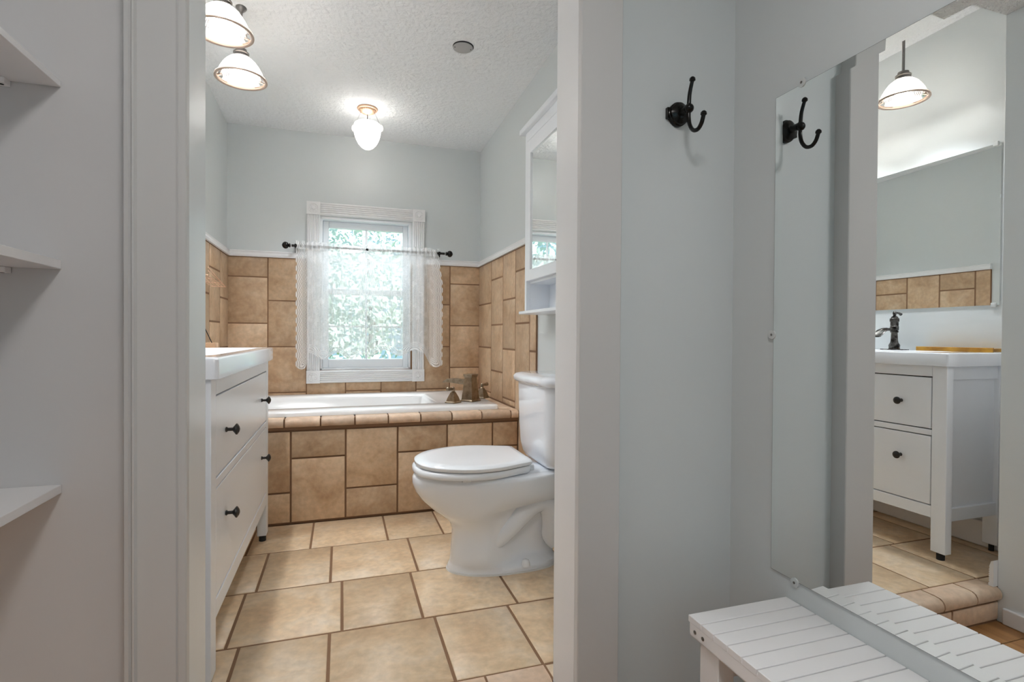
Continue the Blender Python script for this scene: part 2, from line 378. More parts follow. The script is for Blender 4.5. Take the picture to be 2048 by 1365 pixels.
# far wall tiles
A = [(.4899, .664), (.664, .944), (.944, 1.222), (1.222, 1.342)]
B = [(.4899, .5235), (.5235, .803), (.803, 1.0825), (1.0825, 1.342)]
cols = [XL, -.4236, -.2060, .0242, .2416, .4647, .6870, XR]
TH = .009
b = MB(); rects = []
for i in range(7):
    for z0, z1 in (A if i % 2 == 0 else B):
        x0, x1 = cols[i], cols[i+1]
        if x1 <= -.15 or x0 >= .45 or z1 <= .60: rects.append((x0, x1, z0, z1)); continue
        if z0 < .60: rects.append((x0, x1, z0, min(z1, .60)))
        if i in (2, 3) and x0 < -.15: rects.append((x0, -.15, max(z0, .60), z1))
        if x1 > .46 and x0 < .46: rects.append((.46, x1, max(z0, .60), z1))
rects = [r for r in rects if r[1]-r[0] > .02 and r[3]-r[2] > .012]
tiles(b, rects, 'Y', YF-.006, TH-.006, .0065, sign=-1)
b.box(XL, OX0+.0, YF-.0072, YF, .4899, 1.342, 1); b.box(OX1, XR, YF-.0072, YF, .4899, 1.342, 1); b.box(OX0, OX1, YF-.0072, YF, .4899, OZ0, 1)
b.build('tile_cladding', [M['walltile'], M['grout']], wall_back)
# right wall tiles
cr = [YF-TH, 3.172, 2.924, 2.693, 2.4664, 2.374]
b = MB(); rects = []
for i in range(5):
    for z0, z1 in (B if i % 2 == 0 else A):
        if z0 < .5: z0 = .4899 if cr[i+1] > YT-.1 else .0
        rects.append((cr[i+1], cr[i], z0, z1))
tiles(b, rects, 'X', XR-.006, TH-.006, .0075, sign=-1)
b.box(XR-.0078, XR, 2.374, YF, .0, 1.342, 1)
b.build('tile_cladding', [M['walltile'], M['grout']], bpy.data.objects['wall_right'])
cl = [YF-TH, 3.265, 3.017, 2.769, 2.60]
b = MB(); rects = []
for i in range(4):
    for z0, z1 in (B if i % 2 == 0 else A): rects.append((cl[i+1], cl[i], z0, z1))
tiles(b, rects, 'X', XL+.006, TH-.006, .0075, sign=1)
b.box(XL, XL+.0078, 2.60, YF, .4899, 1.342, 1)
b.build('tile_cladding', [M['walltile'], M['grout']], bpy.data.objects['wall_left'])
# white rail above the tiles
def rail(name, pts):
    pr_ = [(0, 1.342), (.020, 1.342), (.022, 1.352), (.016, 1.366), (.018, 1.374), (.008, 1.380), (0, 1.380)]
    b = MB(); rings = []
    for (x, y, nx, ny) in pts: rings.append([(x+nx*d, y+ny*d, z) for d, z in pr_])
    b.loft(rings); return struct(b.build(name, M['trimw'], smooth=30))
rail('trim_1', [(XL, 2.60, 1, 0), (XL, YF, 1, -1), (-.2045, YF, 0, -1)])
rail('trim_2', [(.516, YF, 0, -1), (XR, YF, -1, -1), (XR, 2.374, -1, 0)])
# baseboards
def base(name, x0, x1, y0, y1, z0, h, m): return struct(MB().box(x0, x1, y0, y1, z0, z0+h).build(name, m, bevel=.006, seg=3))
base('baseboard_left', XL, XL+.016, YJ, YT, .0, .107, M['trimw'])
base('baseboard_right', XR-.016, XR, YJ, 2.37, .0, .107, M['trimw'])
base('baseboard_hall_right', XW-.016, XW, HYB, YW-.02, ZH, .09, M['trimw'])
base('baseboard_hall_left', HXL, HXL+.016, HYB, YW-.05, ZH, .09, M['trimw'])
base('baseboard_hall_front', .625, XW-.016, YW-.016, YW, ZH, .09, M['trimw'])
base('baseboard_hall_corner', HXL+.016, XCL if False else -.372, YW-.016, YW, ZH, .09, M['trimw'])
b = MB()  # ribbed baseboard return on the bathroom side of the doorway
p = [(YJ, 0), (YJ+.015, 0)]
for k in range(7): p += [(YJ+.015, .010+k*.008), (YJ+.012, .014+k*.008)]
p += [(YJ+.013, .070), (YJ+.008, .088), (YJ, .092)]
b.prism(p, XL+.016, XJL+.022, 'X'); struct(b.build('baseboard_door', M['trimw']))
base('baseboard_jamb', XJL-.0, XJL+.010, YW-.02, 1.226, ZH, .058, M['trimw'])

# ---- door opening: jambs and casings
b = MB().box(XJL-.012, XJL, 1.120, YJ, ZH, ZHC); struct(b.build('trim_jamb_left', M['jamb'], bevel=.002))
b = MB().box(XJR, XJR+.012, 1.118, YJ, ZH, ZHC); struct(b.build('trim_jamb_right', M['trimw'], bevel=.002))
def casing_left():
    # profile across x, facing -y; ridge near the outer edge, bead by the opening
    xs = [(-.3688, YW), (-.3688, 1.104), (-.3665, 1.100), (-.3600, 1.099), (-.3565, 1.102), (-.3530, 1.095), (-.3500, 1.095), (-.3470, 1.101), (-.3400, 1.1015),
          (-.2870, 1.1015), (-.2850, 1.104), (-.2840, 1.104), (-.2830, 1.1015), (-.2715, 1.1015), (XJL, 1.104), (XJL, 1.120), (XJL-.012, 1.120), (XJL-.012, YW)]
    return MB().prism(xs, ZH, ZHC, 'Z').build('trim_casing_left', M['casing'], smooth=25)
struct(casing_left())
xs = [(XJR, 1.1175), (XJR, 1.102), (XJR+.002, 1.100), (.6210, 1.100), (.6231, 1.102), (.6231, YW), (XJR+.012, YW), (XJR+.012, 1.1175)]
struct(MB().prism(xs, ZH, ZHC, 'Z').build('trim_casing_right', M['casing'], smooth=25))

# ------------------------------------------------------------------ window
win = struct(thing('window_1', 'white double hung window with fluted casing above the bathtub', 'window', (.15, YF, 1.13)))
del win['category']
def fluted(b, x0, x1, z0, z1, vertical):
    w = (x1-x0) if vertical else (z1-z0); n = 5; y = YF-.020
    prof = [(0, 0), (0, .016), (.003, .020)]
    step = (w-.016)/n
    for k in range(n):
        a = .008+k*step
        for t in range(7):
            u = t/6; prof.append((a+step*(.1+.8*u), .020-.006*math.sin(PI*u)))
    prof += [(w-.003, .020), (w, .016), (w, 0)]
    if vertical: rings = [[(x0+p, YF-q, z) for p, q in prof] for z in (z0, z1)]
    else: rings = [[(x, YF-q, z0+p) for p, q in prof] for x in (x0, x1)]
    b.loft(rings)
CX0, CX1, CZ0, CZ1, CW = -.2045, .5155, .578, 1.695, .0765
for q in ((CX0, CX0+CW, CZ0+CW, CZ1-CW, 1), (CX1-CW, CX1, CZ0+CW, CZ1-CW, 1), (CX0+CW, CX1-CW, CZ0, CZ0+CW, 0), (CX0+CW, CX1-CW, CZ1-CW, CZ1, 0)):
    b = MB(); fluted(b, *q); b.build('casing_board', M['trimw'], win, smooth=60)
for x in (CX0, CX1-CW):
    for z in (CZ0, CZ1-CW):
        b = MB(); cx, cz = x+CW/2, z+CW/2
        b.box(x-.001, x+CW+.001, YF-.026, YF, z-.001, z+CW+.001)
        b.lathe((cx, YF-.026, cz), [(.030, 0), (.030, -.003), (.026, -.004), (.024, -.001), (.012, -.001), (.010, -.005), (.004, -.006)], 28, 'Y')
        for k in range(8):
            a = 2*PI*k/8; b.ball((cx+.017*math.cos(a), YF-.027, cz+.017*math.sin(a)), .0045, 8, 6, (1, .6, 1))
        b.build('corner_block', M['trimw'], win, smooth=40)
# reveal lining, sash frames
y0, y1 = YF-.001, YF+.12
b = MB()
b.box(OX0-.003, OX0+.012, y0, y1, OZ0, OZ1).box(OX1-.012, OX1+.003, y0, y1, OZ0, OZ1).box(OX0, OX1, y0, y1, OZ0-.003, OZ0+.012).box(OX0, OX1, y0, y1, OZ1-.012, OZ1+.003)
b.build('window_frame', M['vinyl'], win, bevel=.002)
def sash(name, x0, x1, z0, z1, y, fw, gx, gz0, gz1, muntz):
    s_ = MB().box(x0, gx[0], y, y+.03, z0, z1).box(gx[1], x1, y, y+.03, z0, z1).box(gx[0], gx[1], y, y+.03, z0, gz0).box(gx[0], gx[1], y, y+.03, gz1, z1)
    o = s_.build(name, M['vinyl'], win, bevel=.004)
    mm = MB().box(.144, .158, y+.011, y+.019, gz0, gz1)
    for z in muntz: mm.box(gx[0], gx[1], y+.012, y+.018, z-.006, z+.006)
    mm.build('muntin', M['vinyl'], o)
    MB().box(gx[0], gx[1], y+.014, y+.016, gz0, gz1).build('pane', M['glass'], o)
sash('upper_sash', -.115, .416, 1.135, 1.598, YF+.055, .03, (-.0777, .3816), 1.170, 1.555, [1.354])
sash('lower_sash', -.115, .416, .668, 1.170, YF+.022, .03, (-.0777, .3816), .724, 1.132, [.931])

# curtain rod
rod = thing('curtain_rod', 'black curtain rod with ball finials across the bathroom window', 'curtain rod', (.17, 3.40, 1.408))
RY, RZ = 3.40, 1.408
MB().tube([(-.285, RY, RZ), (.635, RY, RZ)], .0075, 14).build('rod', M['black'], rod)
for x, sg in ((-.290, -1), (.640, 1)):
    MB().lathe((x, RY, RZ), [(.007, 0), (.013, sg*.003), (.013, sg*.007), (.008, sg*.010), (.017, sg*.016), (.021, sg*.025), (.021, sg*.032), (.016, sg*.041), (.008, sg*.046), (.003, sg*.048)], 20, 'X').build('finial', M['black'], rod)
for x in (-.262, .600):
    bb = MB().box(x-.006, x+.006, RY+.008, YF-.010, RZ-.012, RZ-.002).box(x-.010, x+.010, YF-.0125, YF-.0085, RZ-.040, RZ+.010)
    bb.lathe((x-.006, RY, RZ), [(.012, 0), (.012, .012)], 16, 'X').box(x-.004, x+.004, RY-.002, RY+.02, RZ-.024, RZ-.006)
    bb.build('bracket', M['black'], rod, bevel=.001)
# lace curtains
def curtain(name, label, x0, x1, outer, bottom, seed):
    rnd = random.Random(seed); NX, NZ = 150, 110; ztop = RZ+.026
    ph = [rnd.uniform(0, 6) for _ in range(4)]
    vs, uvs, bd = [], [], []
    w = x1-x0
    for j in range(NZ+1):
        t = j/NZ
        for i in range(NX+1):
            s_ = i/NX
            zb = bottom(s_); z = ztop+(zb-ztop)*t
            amp = .004+.018*min(1, t*1.6)
            fold = amp*(math.sin(s_*24+ph[0]+.6*t)+.5*math.sin(s_*41+ph[1]-.8*t))
            y = RY-.002+fold*.55
            if t < .07: y = RY-.0125+.003*math.sin(s_*95+ph[2])
            e = .012*abs(math.sin(PI*z/.052))            # scallops down the side edges
            x = x0+w*s_
            k0 = max(0, 1-s_/.06); k1 = max(0, 1-(1-s_)/.06)
            x += -e*k0 + e*k1
            if t < .05: z += .004*math.sin(s_*70+ph[3])+.003*math.sin(s_*31)
            if outer == 1: x += -.035*max(0, (s_-.55)/.45)*(1-min(1, (ztop-z)/.22))
            vs.append((x, y, z)); uvs.append((w*s_*1.5, z))
            ds = s_*w*1.0; de = (1-s_)*w
            dz = (z-zb) if s_ else (z-zb)
            d = min(ds*1.1 if outer == 0 else ds*1.5, de*1.1 if outer == 1 else de*1.5, dz)
            bd.append(d)
    fs = [(j*(NX+1)+i, j*(NX+1)+i+1, (j+1)*(NX+1)+i+1, (j+1)*(NX+1)+i) for j in range(NZ) for i in range(NX)]
    me = bpy.data.meshes.new(name); me.from_pydata([(v[0]-x0, v[1]-RY, v[2]-RZ) for v in vs], [], fs); me.update()
    uvl = me.uv_layers.new(name='lace')
    for l in me.loops: uvl.data[l.index].uv = uvs[l.vertex_index]
    at = me.attributes.new('border', 'FLOAT', 'POINT')
    for i, v in enumerate(bd): at.data[i].value = v
    me.materials.append(M['lace']); me.shade_smooth()
    o = bpy.data.objects.new(name, me); C.objects.link(o); o.location = (x0, RY, RZ)
    return tag(o, label, 'curtain', 'lace cafe curtains on the black rod')
def bl(s_):
    if s_ < .12: return .668+.012*abs((s_-.06)/.06)**2
    if s_ < .17: return .680+.080*((s_-.12)/.05)
    return .748+.020*math.cos((s_-.17)*15.2)-.012*max(0, (s_-.85)/.15)
def br(s_):
    if s_ > .86: return .672+.012*abs((s_-.93)/.07)**2
    if s_ > .74: return .684+.096*((.86-s_)/.12)
    return .765-.018*math.cos(s_*15.0)-.010*max(0, (.15-s_)/.15)
curtain('lace_curtain', 'white lace cafe curtain panel left of the window centre with scalloped edges', -.252, .139, 0, bl, 1)
curtain('lace_curtain', 'white lace cafe curtain panel right of the window centre with long pointed corner', .158, .612, 1, br, 2)

# ------------------------------------------------------------------ bathtub and its tiled surround
ts = thing('tub_surround', 'tan tiled bathtub surround with bullnose front edge', 'tub surround', (.12, YT, 0))
b = MB().box(XL+.001, XR-.012, YT+.006, YT+.04, 0, .447, 1)
ax = [XL+.001, -.2218, .02, .2624, .5074, .7446, XR-.012]
rects = []
for i in range(6):
    zz = [(0.006, .147), (.147, .432)] if i % 2 == 0 else [(0.006, .304), (.304, .432)]
    rects += [(ax[i], ax[i+1], z0, z1) for z0, z1 in zz]
tiles(b, rects, 'Y', YT+.006, .007, .0085, sign=-1)
b.build('front_tiles', [M['walltile'], M['grout']], ts)
b = MB().box(XL+.001, XR-.012, YT-.004, YT+.05, .436, .486, 1)
js = [XL+.001, -.5617, -.4052, -.2488, -.0923, .0615, .2166, .3728, .5285, .684, .8395, XR-.012]
for x0, x1 in zip(js, js[1:]):
    p = [(YT+.060, .490), (YT+.004, .490), (YT-.010, .486), (YT-.018, .477), (YT-.020, .466), (YT-.017, .455), (YT-.010, .450), (YT+.03, .450)]
    b.prism(p, x0+.0035, x1-.0035, 'X')
b.build('bullnose_edge', [M['deckedge'], M['grout']], ts, smooth=40)
b = MB().box(.76, XR-.012, YT+.05, YF-.010, .44, .486, 1)   # deck right of the tub
tiles(b, [(.775, XR-.012, y0, y1) for y0, y1 in zip([YT+.062, 2.86, 3.10, 3.30], [2.86, 3.10, 3.30, YF-.010])], 'Z', .486, .004, .006)
b.box(XL+.01, .76, 3.452, YF-.010, .44, .486, 1)
tiles(b, [(x0, x1, 3.452, YF-.010) for x0, x1 in zip(cols[:-1], [min(c, .775) for c in cols[1:]]) if x1-x0 > .05], 'Z', .486, .004, .006)
b.build('deck_tiles', [M['deckedge'], M['lightgrout']], ts)

def rrect(x0, x1, y0, y1, r, z, n=8):
    out = []
    for cx, cy, a0 in ((x1-r, y1-r, 0), (x0+r, y1-r, PI/2), (x0+r, y0+r, PI), (x1-r, y0+r, 3*PI/2)):
        for k in range(n+1):
            a = a0+PI/2*k/n; out.append((cx+r*math.cos(a), cy+r*math.sin(a), z))
    return out
def sellipse(cx, cy, rx, ry, z, n, e=2.6):
    out = []
    for k in range(n):
        a = 2*PI*(k+.5)/n+0; c, s_ = math.cos(a), math.sin(a)
        out.append((cx+rx*math.copysign(abs(c)**(2/e), c), cy+ry*math.copysign(abs(s_)**(2/e), s_), z))
    return out
tub = thing('bathtub', 'white drop-in bathtub set in the tiled surround under the window', 'bathtub', (.08, 3.06, .49))
tx0, tx1, ty0, ty1 = XL+.012, .795, YT+.050, 3.452
n = 8; NN = 4*(n+1)
outer = [rrect(tx0, tx1, ty0, ty1, .02, .4905, n), rrect(tx0, tx1, ty0, ty1, .02, .504, n), rrect(tx0+.004, tx1-.004, ty0+.004, ty1-.004, .02, .512, n), rrect(tx0+.010, tx1-.010, ty0+.010, ty1-.010, .02, .514, n)]
def ang_ring(cx, cy, rx, ry, z, e=2.6, ref=outer[3]):
    out = []
    for p in ref:   # same angular order as the outer ring
        a = math.atan2((p[1]-cy)/ry, (p[0]-cx)/rx); c, s_ = math.cos(a), math.sin(a)
        k = (abs(c)**e+abs(s_)**e)**(-1/e)
        out.append((cx+rx*k*c, cy+ry*k*s_, z))
    return out
cx, cy = .00, (ty0+ty1)/2
rings = outer+[ang_ring(cx, cy, .595, .335, .514), ang_ring(cx, cy, .582, .322, .508), ang_ring(cx, cy, .570, .312, .49), ang_ring(cx+.01, cy, .545, .295, .38), ang_ring(cx+.02, cy, .50, .26, .22), ang_ring(cx+.02, cy, .44, .21, .15), ang_ring(cx+.02, cy, .30, .12, .135)]
MB().loft(rings, cap=(0, 1)).build('tub_shell', M['acrylic'], tub, smooth=50)
# tub filler
tf = thing('tub_faucet', 'brushed bronze tub filler with flat waterfall spout on the tub corner', 'faucet', (.676, 2.84, .514))
A45 = math.radians(42)
def rot2(p, c, a):
    x, y = p[0]-c[0], p[1]-c[1]; return (c[0]+x*math.cos(a)-y*math.sin(a), c[1]+x*math.sin(a)+y*math.cos(a))
def sq(c, hx, hy, z, a): return [(*rot2((c[0]+sx*hx, c[1]+sy*hy), c, a), z) for sx, sy in ((-1, -1), (1, -1), (1, 1), (-1, 1))]
cF = (.683, 2.862)
b = MB().loft([sq(cF, .044, .040, .5145, A45), sq(cF, .044, .040, .521, A45), sq(cF, .039, .035, .524, A45), sq(cF, .026, .024, .640, A45), sq(cF, .026, .024, .645, A45), sq(cF, .031, .029, .658, A45), sq(cF, .031, .029, .664, A45)])
b.build('spout_body', M['nickel'], tf, smooth=20, bevel=.0015)
d = (math.cos(A45+PI/2), math.sin(A45+PI/2)); q = (math.cos(A45), math.sin(A45))
b = MB(); rings = []
for t, zt, th, hw in ((.0, .633, .030, .020), (.06, .634, .028, .020), (.11, .636, .026, .021), (.150, .632, .020, .022), (.172, .620, .008, .023), (.180, .612, .003, .023)):
    c = (cF[0]+d[0]*t*1.0, cF[1]+d[1]*t*1.0)
    rings.append([(c[0]-q[0]*hw, c[1]-q[1]*hw, zt), (c[0]+q[0]*hw, c[1]+q[1]*hw, zt), (c[0]+q[0]*hw*.8, c[1]+q[1]*hw*.8, zt-th), (c[0]-q[0]*hw*.8, c[1]-q[1]*hw*.8, zt-th)])
b.loft(rings); b.build('spout', M['nickel'], tf, smooth=25, bevel=.0012)
for c, la in (((.575, 2.812), PI+A45), ((.782, 2.985), A45)):
    b = MB().loft([sq(c, .032, .032, .5145, A45), sq(c, .032, .032, .519, A45), sq(c, .027, .027, .523, A45), sq(c, .021, .021, .545, A45), sq(c, .011, .011, .568, A45), sq(c, .010, .010, .571, A45)])
    b.lathe((c[0], c[1], .570), [(.010, 0), (.012, .003), (.007, .008), (.009, .016), (.008, .026), (.004, .030)], 16)
    h = b.build('handle_base', M['nickel'], tf, smooth=22)
    b = MB(); l = (math.cos(la), math.sin(la))
    P = [(c[0]+l[0]*t, c[1]+l[1]*t, .590+.002*t/.05) for t in (-.008, .0, .012, .03, .050, .056)]
    b.tube(P, [.005, .007, .006, .0085, .011, .006], 14)
    b.build('lever', M['nickel'], h)

# ------------------------------------------------------------------ toilet
TY = 1.955
to = thing('toilet', 'white two piece toilet with closed lid beside the tiled tub', 'toilet', (.55, TY, 0))
def lidring(x0, x1, hw, z, k=6):
    P = [(0, 0), (.032, .40), (.14, .71), (.31, .92), (.47, 1.0), (.66, .965), (.86, .80), (.97, .70), (1.0, .62)]
    Q = []
    for i in range(len(P)-1):
        p0, p1, p2, p3 = (Vector(P[max(i-1, 0)]) if i else Vector((.032, -.40)), Vector(P[i]), Vector(P[i+1]), Vector(P[min(i+2, len(P)-1)]))
        for j in range(k):
            t = j/k; Q.append(.5*((2*p1)+(-p0+p2)*t+(2*p0-5*p1+4*p2-p3)*t*t+(-p0+3*p1-3*p2+p3)*t**3))
    Q.append(Vector(P[-1])); up = [(x0+(x1-x0)*q_.x, TY+hw*q_.y, z) for q_ in Q]; dn_ = [(x0+(x1-x0)*q_.x, TY-hw*q_.y, z) for q_ in Q[1:]]
    return up+dn_[::-1]
def egg(x0, x1, hw, z, n=44, back=.55, bw=None):
    """egg outline: tip at x0, rounded; squarer at x1. bw = half width at the back"""
    out = []
    neck = bw is not None and bw < .08
    xc = x0+(x1-x0)*(.36 if neck else .52); bw = bw if bw is not None else hw*.7
    for k in range(n):
        a = 2*PI*(k+.5)/n; c, s_ = math.cos(a), math.sin(a)
        if c < 0:   # front half: ellipse
            x = xc+c*(xc-x0); y = hw*s_
        else:       # back half, superellipse narrowing to bw
            cc = abs(c)**.5; x = xc+cc*(x1-xc)
            u = (x-xc)/(x1-xc); w_ = hw+(bw-hw)*(min(1, u*2.6)**1.5 if neck else u*u)
            y = math.copysign(abs(s_)**.55, s_)*w_
        out.append((x, TY+y, z))
    return out
# bowl and pedestal, one continuous shell
lv = [ # x0, x1, half width, z, back half width
    (.382, .800, .112, .000, .100), (.380, .802, .113, .012, .100), (.386, .802, .110, .024, .098), (.390, .798, .107, .032, .064), (.392, .800, .104, .060, .058), (.396, .805, .101, .110, .056),
    (.398, .812, .101, .150, .058), (.388, .822, .109, .180, .062), (.360, .830, .122, .205, .068), (.322, .838, .140, .235, .076),
    (.284, .845, .158, .270, .104), (.260, .850, .170, .305, .110), (.249, .855, .177, .335, .118), (.249, .860, .179, .355, .124), (.254, .862, .176, .366, .126), (.262, .860, .170, .370, .124)]
b = MB().loft([egg(x0, x1, hw, z, bw=bw) for x0, x1, hw, z, bw in lv])
b.build('bowl', M['ceramic'], to, smooth=70)
# rear deck that carries the tank
b = MB().loft([rrect(.60, .868, TY-.118, TY+.118, .03, .330), rrect(.59, .872, TY-.124, TY+.124, .035, .345), rrect(.59, .872, TY-.124, TY+.124, .035, .368), rrect(.60, .868, TY-.118, TY+.118, .035, .374)])
b.build('tank_deck', M['ceramic'], to, smooth=50)
# moulded trapway on both flanks
for sg in (-1, 1):
    P = [(.535, .062, .095), (.565, .070, .125), (.60, .074, .160), (.645, .076, .205), (.690, .074, .240), (.735, .070, .245), (.765, .068, .210), (.770, .068, .160), (.765, .070, .110), (.790, .070, .080)]
    # smooth the path
    Q = []
    for i in range(len(P)-1):
        p0, p1, p2, p3 = (Vector(P[max(i-1, 0)]), Vector(P[i]), Vector(P[i+1]), Vector(P[min(i+2, len(P)-1)]))
        for t in (0, .25, .5, .75):
            Q.append(.5*((2*p1)+(-p0+p2)*t+(2*p0-5*p1+4*p2-p3)*t*t+(-p0+3*p1-3*p2+p3)*t**3))
    MB().tube([(q_.x, TY+sg*q_.y, q_.z) for q_ in Q], [.030+.012*math.sin(PI*min(1, i/len(Q)*1.1)) for i in range(len(Q))], 18).build('trapway', M['ceramic'], to, smooth=70)
    MB().lathe((.655, TY+sg*.107, .022), [(.017, 0), (.016, .010), (.012, .020), (.006, .024)], 18).build('bolt_cap', M['seat'], to)
MB().loft([egg(.376, .806, .118, .0, bw=.104), egg(.378, .804, .116, .005, bw=.102)]).build('caulk_bead', M['caulk'], to)
# seat and lid
MB().loft([lidring(.254, .665, .187, .376), lidring(.250, .668, .191, .381), lidring(.250, .668, .191, .393), lidring(.256, .665, .186, .399)]).build('seat', M['seat'], to, smooth=50)
MB().loft([lidring(.262, .670, .191, .4035), lidring(.258, .673, .195, .407), lidring(.258, .673, .195, .416), lidring(.268, .668, .186, .422), lidring(.30, .65, .16, .4245)]).build('lid', M['seat'], to, smooth=50)
for sg in (-1, 1):
    MB().box(.655, .690, TY+sg*.085-.016, TY+sg*.085+.016, .374, .396).build('hinge', M['seat'], to, bevel=.004)
    MB().box(.40, .43, TY+sg*.165-.008, TY+sg*.165+.008, .369, .377).build('bumper', M['seat'], to, bevel=.002)
# tank
def tankring(x0, x1, hw, z, bulge, n=9, r=.05):
    out = rrect(x0, x1, TY-hw, TY+hw, r, z, n)
    return [(x-(bulge*(1-((y-TY)/hw)**2) if x < (x0+x1)/2 else 0), y, z_) for x, y, z_ in out]
b = MB().loft([tankring(.755, .868, .130, .375, .012, r=.03), tankring(.738, .872, .155, .385, .014, r=.04), tankring(.728, .874, .172, .405, .014), tankring(.722, .876, .182, .44, .015), tankring(.718, .878, .188, .52, .016), tankring(.715, .880, .193, .68, .016), tankring(.715, .880, .193, .690, .016)])
b.build('tank', M['ceramic'], to, smooth=60)
b = MB().loft([tankring(.706, .884, .199, .690, .017), tankring(.698, .886, .206, .698, .018), tankring(.697, .886, .207, .712, .018), tankring(.704, .884, .200, .722, .018), tankring(.722, .878, .182, .728, .016)])
b.build('tank_lid', M['ceramic'], to, smooth=60)
b = MB().lathe((.770, TY+.190, .650), [(.009, 0), (.010, .008), (.006, .012), (.006, .018)], 18, 'Y').tube([(.772, TY+.209, .650), (.760, TY+.212, .650), (.744, TY+.212, .649), (.735, TY+.211, .648)], [.007, .009, .010, .006], 14)
b.build('flush_lever', M['black'], to)

# ------------------------------------------------------------------ vanity
VX, VY0, VY1 = -.300, 1.4365, 2.484
va = thing('vanity_cabinet', 'white four-legged vanity cabinet with two wide drawers', 'vanity', (-.46, 1.96, 0))
ztop = .768
L = .055
b = MB()
b.box(VX-.018, VX, VY0+L, VY1-L, .725, ztop).box(VX-.018, VX, VY0+L, VY1-L, .489, .512).box(VX-.018, VX, VY0+L, VY1-L, .160, .207)   # front rails
b.box(VX-.30, VX-.022, VY0+L, VY1-L, .165, .180)                     # bottom board
b.box(XL+.03, XL+.04, VY0+L, VY1-L, .30, .60)
b.build('front_frame', M['cab'], va, bevel=.0015)
for y in (VY0, VY1-L):
    for x, lw in ((VX-.036, .036), (XL+.0175, .024)):
        MB().box(x, x+lw, y, y+L, .028, ztop).build('leg', M['cab'], va, bevel=.002)
        MB().lathe((x+lw/2, y+L/2, .0), [(lw*.39, 0), (lw*.39, .028)], 16).build('foot_pad', M['rubber'], va)
for y in (VY0+.018, VY1-.036):
    MB().box(XL+.0415, VX-.036, y, y+.018, .205, .715).build('side_panel', M['cab'], va)
    MB().box(XL+.0415, VX-.036, y-.012 if y < 2 else y-.0, y+.018 if y < 2 else y+.030, .715, ztop).build('side_rail', M['cab'], va, bevel=.0015)
    MB().box(XL+.0415, VX-.036, y-.012 if y < 2 else y-.0, y+.018 if y < 2 else y+.030, .155, .206).build('side_rail', M['cab'], va, bevel=.0015)
def knob(p, par):
    MB().lathe(p, [(.006, 0), (.0075, .002), (.0045, .006), (.0045, .017), (.009, .021), (.0155, .026), (.0150, .029), (.008, .0335), (.003, .035)], 20, 'X').build('knob', M['knobm'], par)
for z0, z1, zk in ((.516, .7205, .617), (.211, .485, .388)):
    dr = MB().box(VX-.020, VX-.001, VY0+L+.004, VY1-L-.004, z0, z1).build('drawer', M['cab'], va, bevel=.002)
    for yk in (1.613, 2.288): knob((VX-.001, yk, zk), dr)
MB().box(VX-.030, VX-.020, VY0+L, VY1-L, .2, .73).build('drawer_gap_back', M['dark'], va)
# counter with integral basin
b = MB()
cz0, cz1 = .768, .822
ox0, ox1, oy0, oy1 = XL+.001, VX+.018, 1.424, 2.503
bx0, bx1, by0, by1 = XL+.10, VX-.025, 1.56, 2.37
n = 8
rings = [rrect(ox0, ox1, oy0, oy1, .012, cz0+.001, n), rrect(ox0, ox1, oy0, oy1, .012, cz1-.006, n), rrect(ox0+.004, ox1-.004, oy0+.004, oy1-.004, .012, cz1-.001, n), rrect(ox0+.007, ox1-.007, oy0+.007, oy1-.007, .012, cz1, n),
         rrect(bx0, bx1, by0, by1, .04, cz1, n), rrect(bx0+.004, bx1-.004, by0+.004, by1-.004, .04, cz1-.004, n), rrect(bx0+.012, bx1-.012, by0+.015, by1-.015, .05, cz1-.05, n), rrect(bx0+.04, bx1-.04, by0+.06, by1-.06, .05, cz1-.052, n)]
ct = MB().loft(rings).build('vanity_sink', M['ceramic'], None, smooth=45, loc=(-.46, 1.96, .768))
tag(ct, 'white ceramic sink counter on top of the vanity cabinet', 'sink')
# pewter pump-style faucet
vf = thing('sink_faucet', 'antique pewter pump-style faucet at the back of the sink counter', 'faucet', (-.575, 1.848, .822))
fx, fy, fz = -.575, 1.848, .822
MB().box(fx-.022, fx+.022, fy-.055, fy+.055, fz, fz+.004).build('base_plate', M['pewter'], vf, bevel=.0015)
MB().lathe((fx, fy, fz+.004), [(.023, 0), (.023, .006), (.021, .009), (.024, .014), (.022, .022), (.017, .030), (.015, .040), (.014, .060), (.013, .078), (.017, .080), (.017, .086), (.015, .088), (.018, .092), (.018, .108), (.016, .111), (.017, .113), (.017, .130), (.0195, .132), (.0195, .146), (.015, .149), (.013, .155), (.007, .158), (.006, .164), (.008, .167), (.008, .176), (.004, .181)], 26).build('pump_body', M['pewter'], vf, smooth=30)
b = MB(); rings = []
for t, z, hw, hh in ((.010, .098, .010, .009), (.035, .104, .013, .010), (.06, .102, .019, .010), (.085, .092, .024, .009), (.105, .076, .025, .006), (.115, .064, .022, .003)):
    r_ = []
    for k in range(9): a = PI*k/8; r_.append((fx+t, fy-hw*math.cos(a), fz+z-hh*math.sin(a)*1.3))
    for k in range(8, -1, -1): a = PI*k/8; r_.append((fx+t, fy-(hw-.003)*math.cos(a), fz+z+.002-(hh-.003)*math.sin(a)*1.3))
    rings.append(r_)
b.loft(rings).build('open_spout', M['pewter'], vf)
b = MB().tube([(fx, fy, fz+.172), (fx-.012, fy, fz+.178), (fx-.03, fy, fz+.176), (fx-.042, fy, fz+.170)], [.004, .004, .005, .007], 10); b.build('pump_lever', M['pewter'], vf)
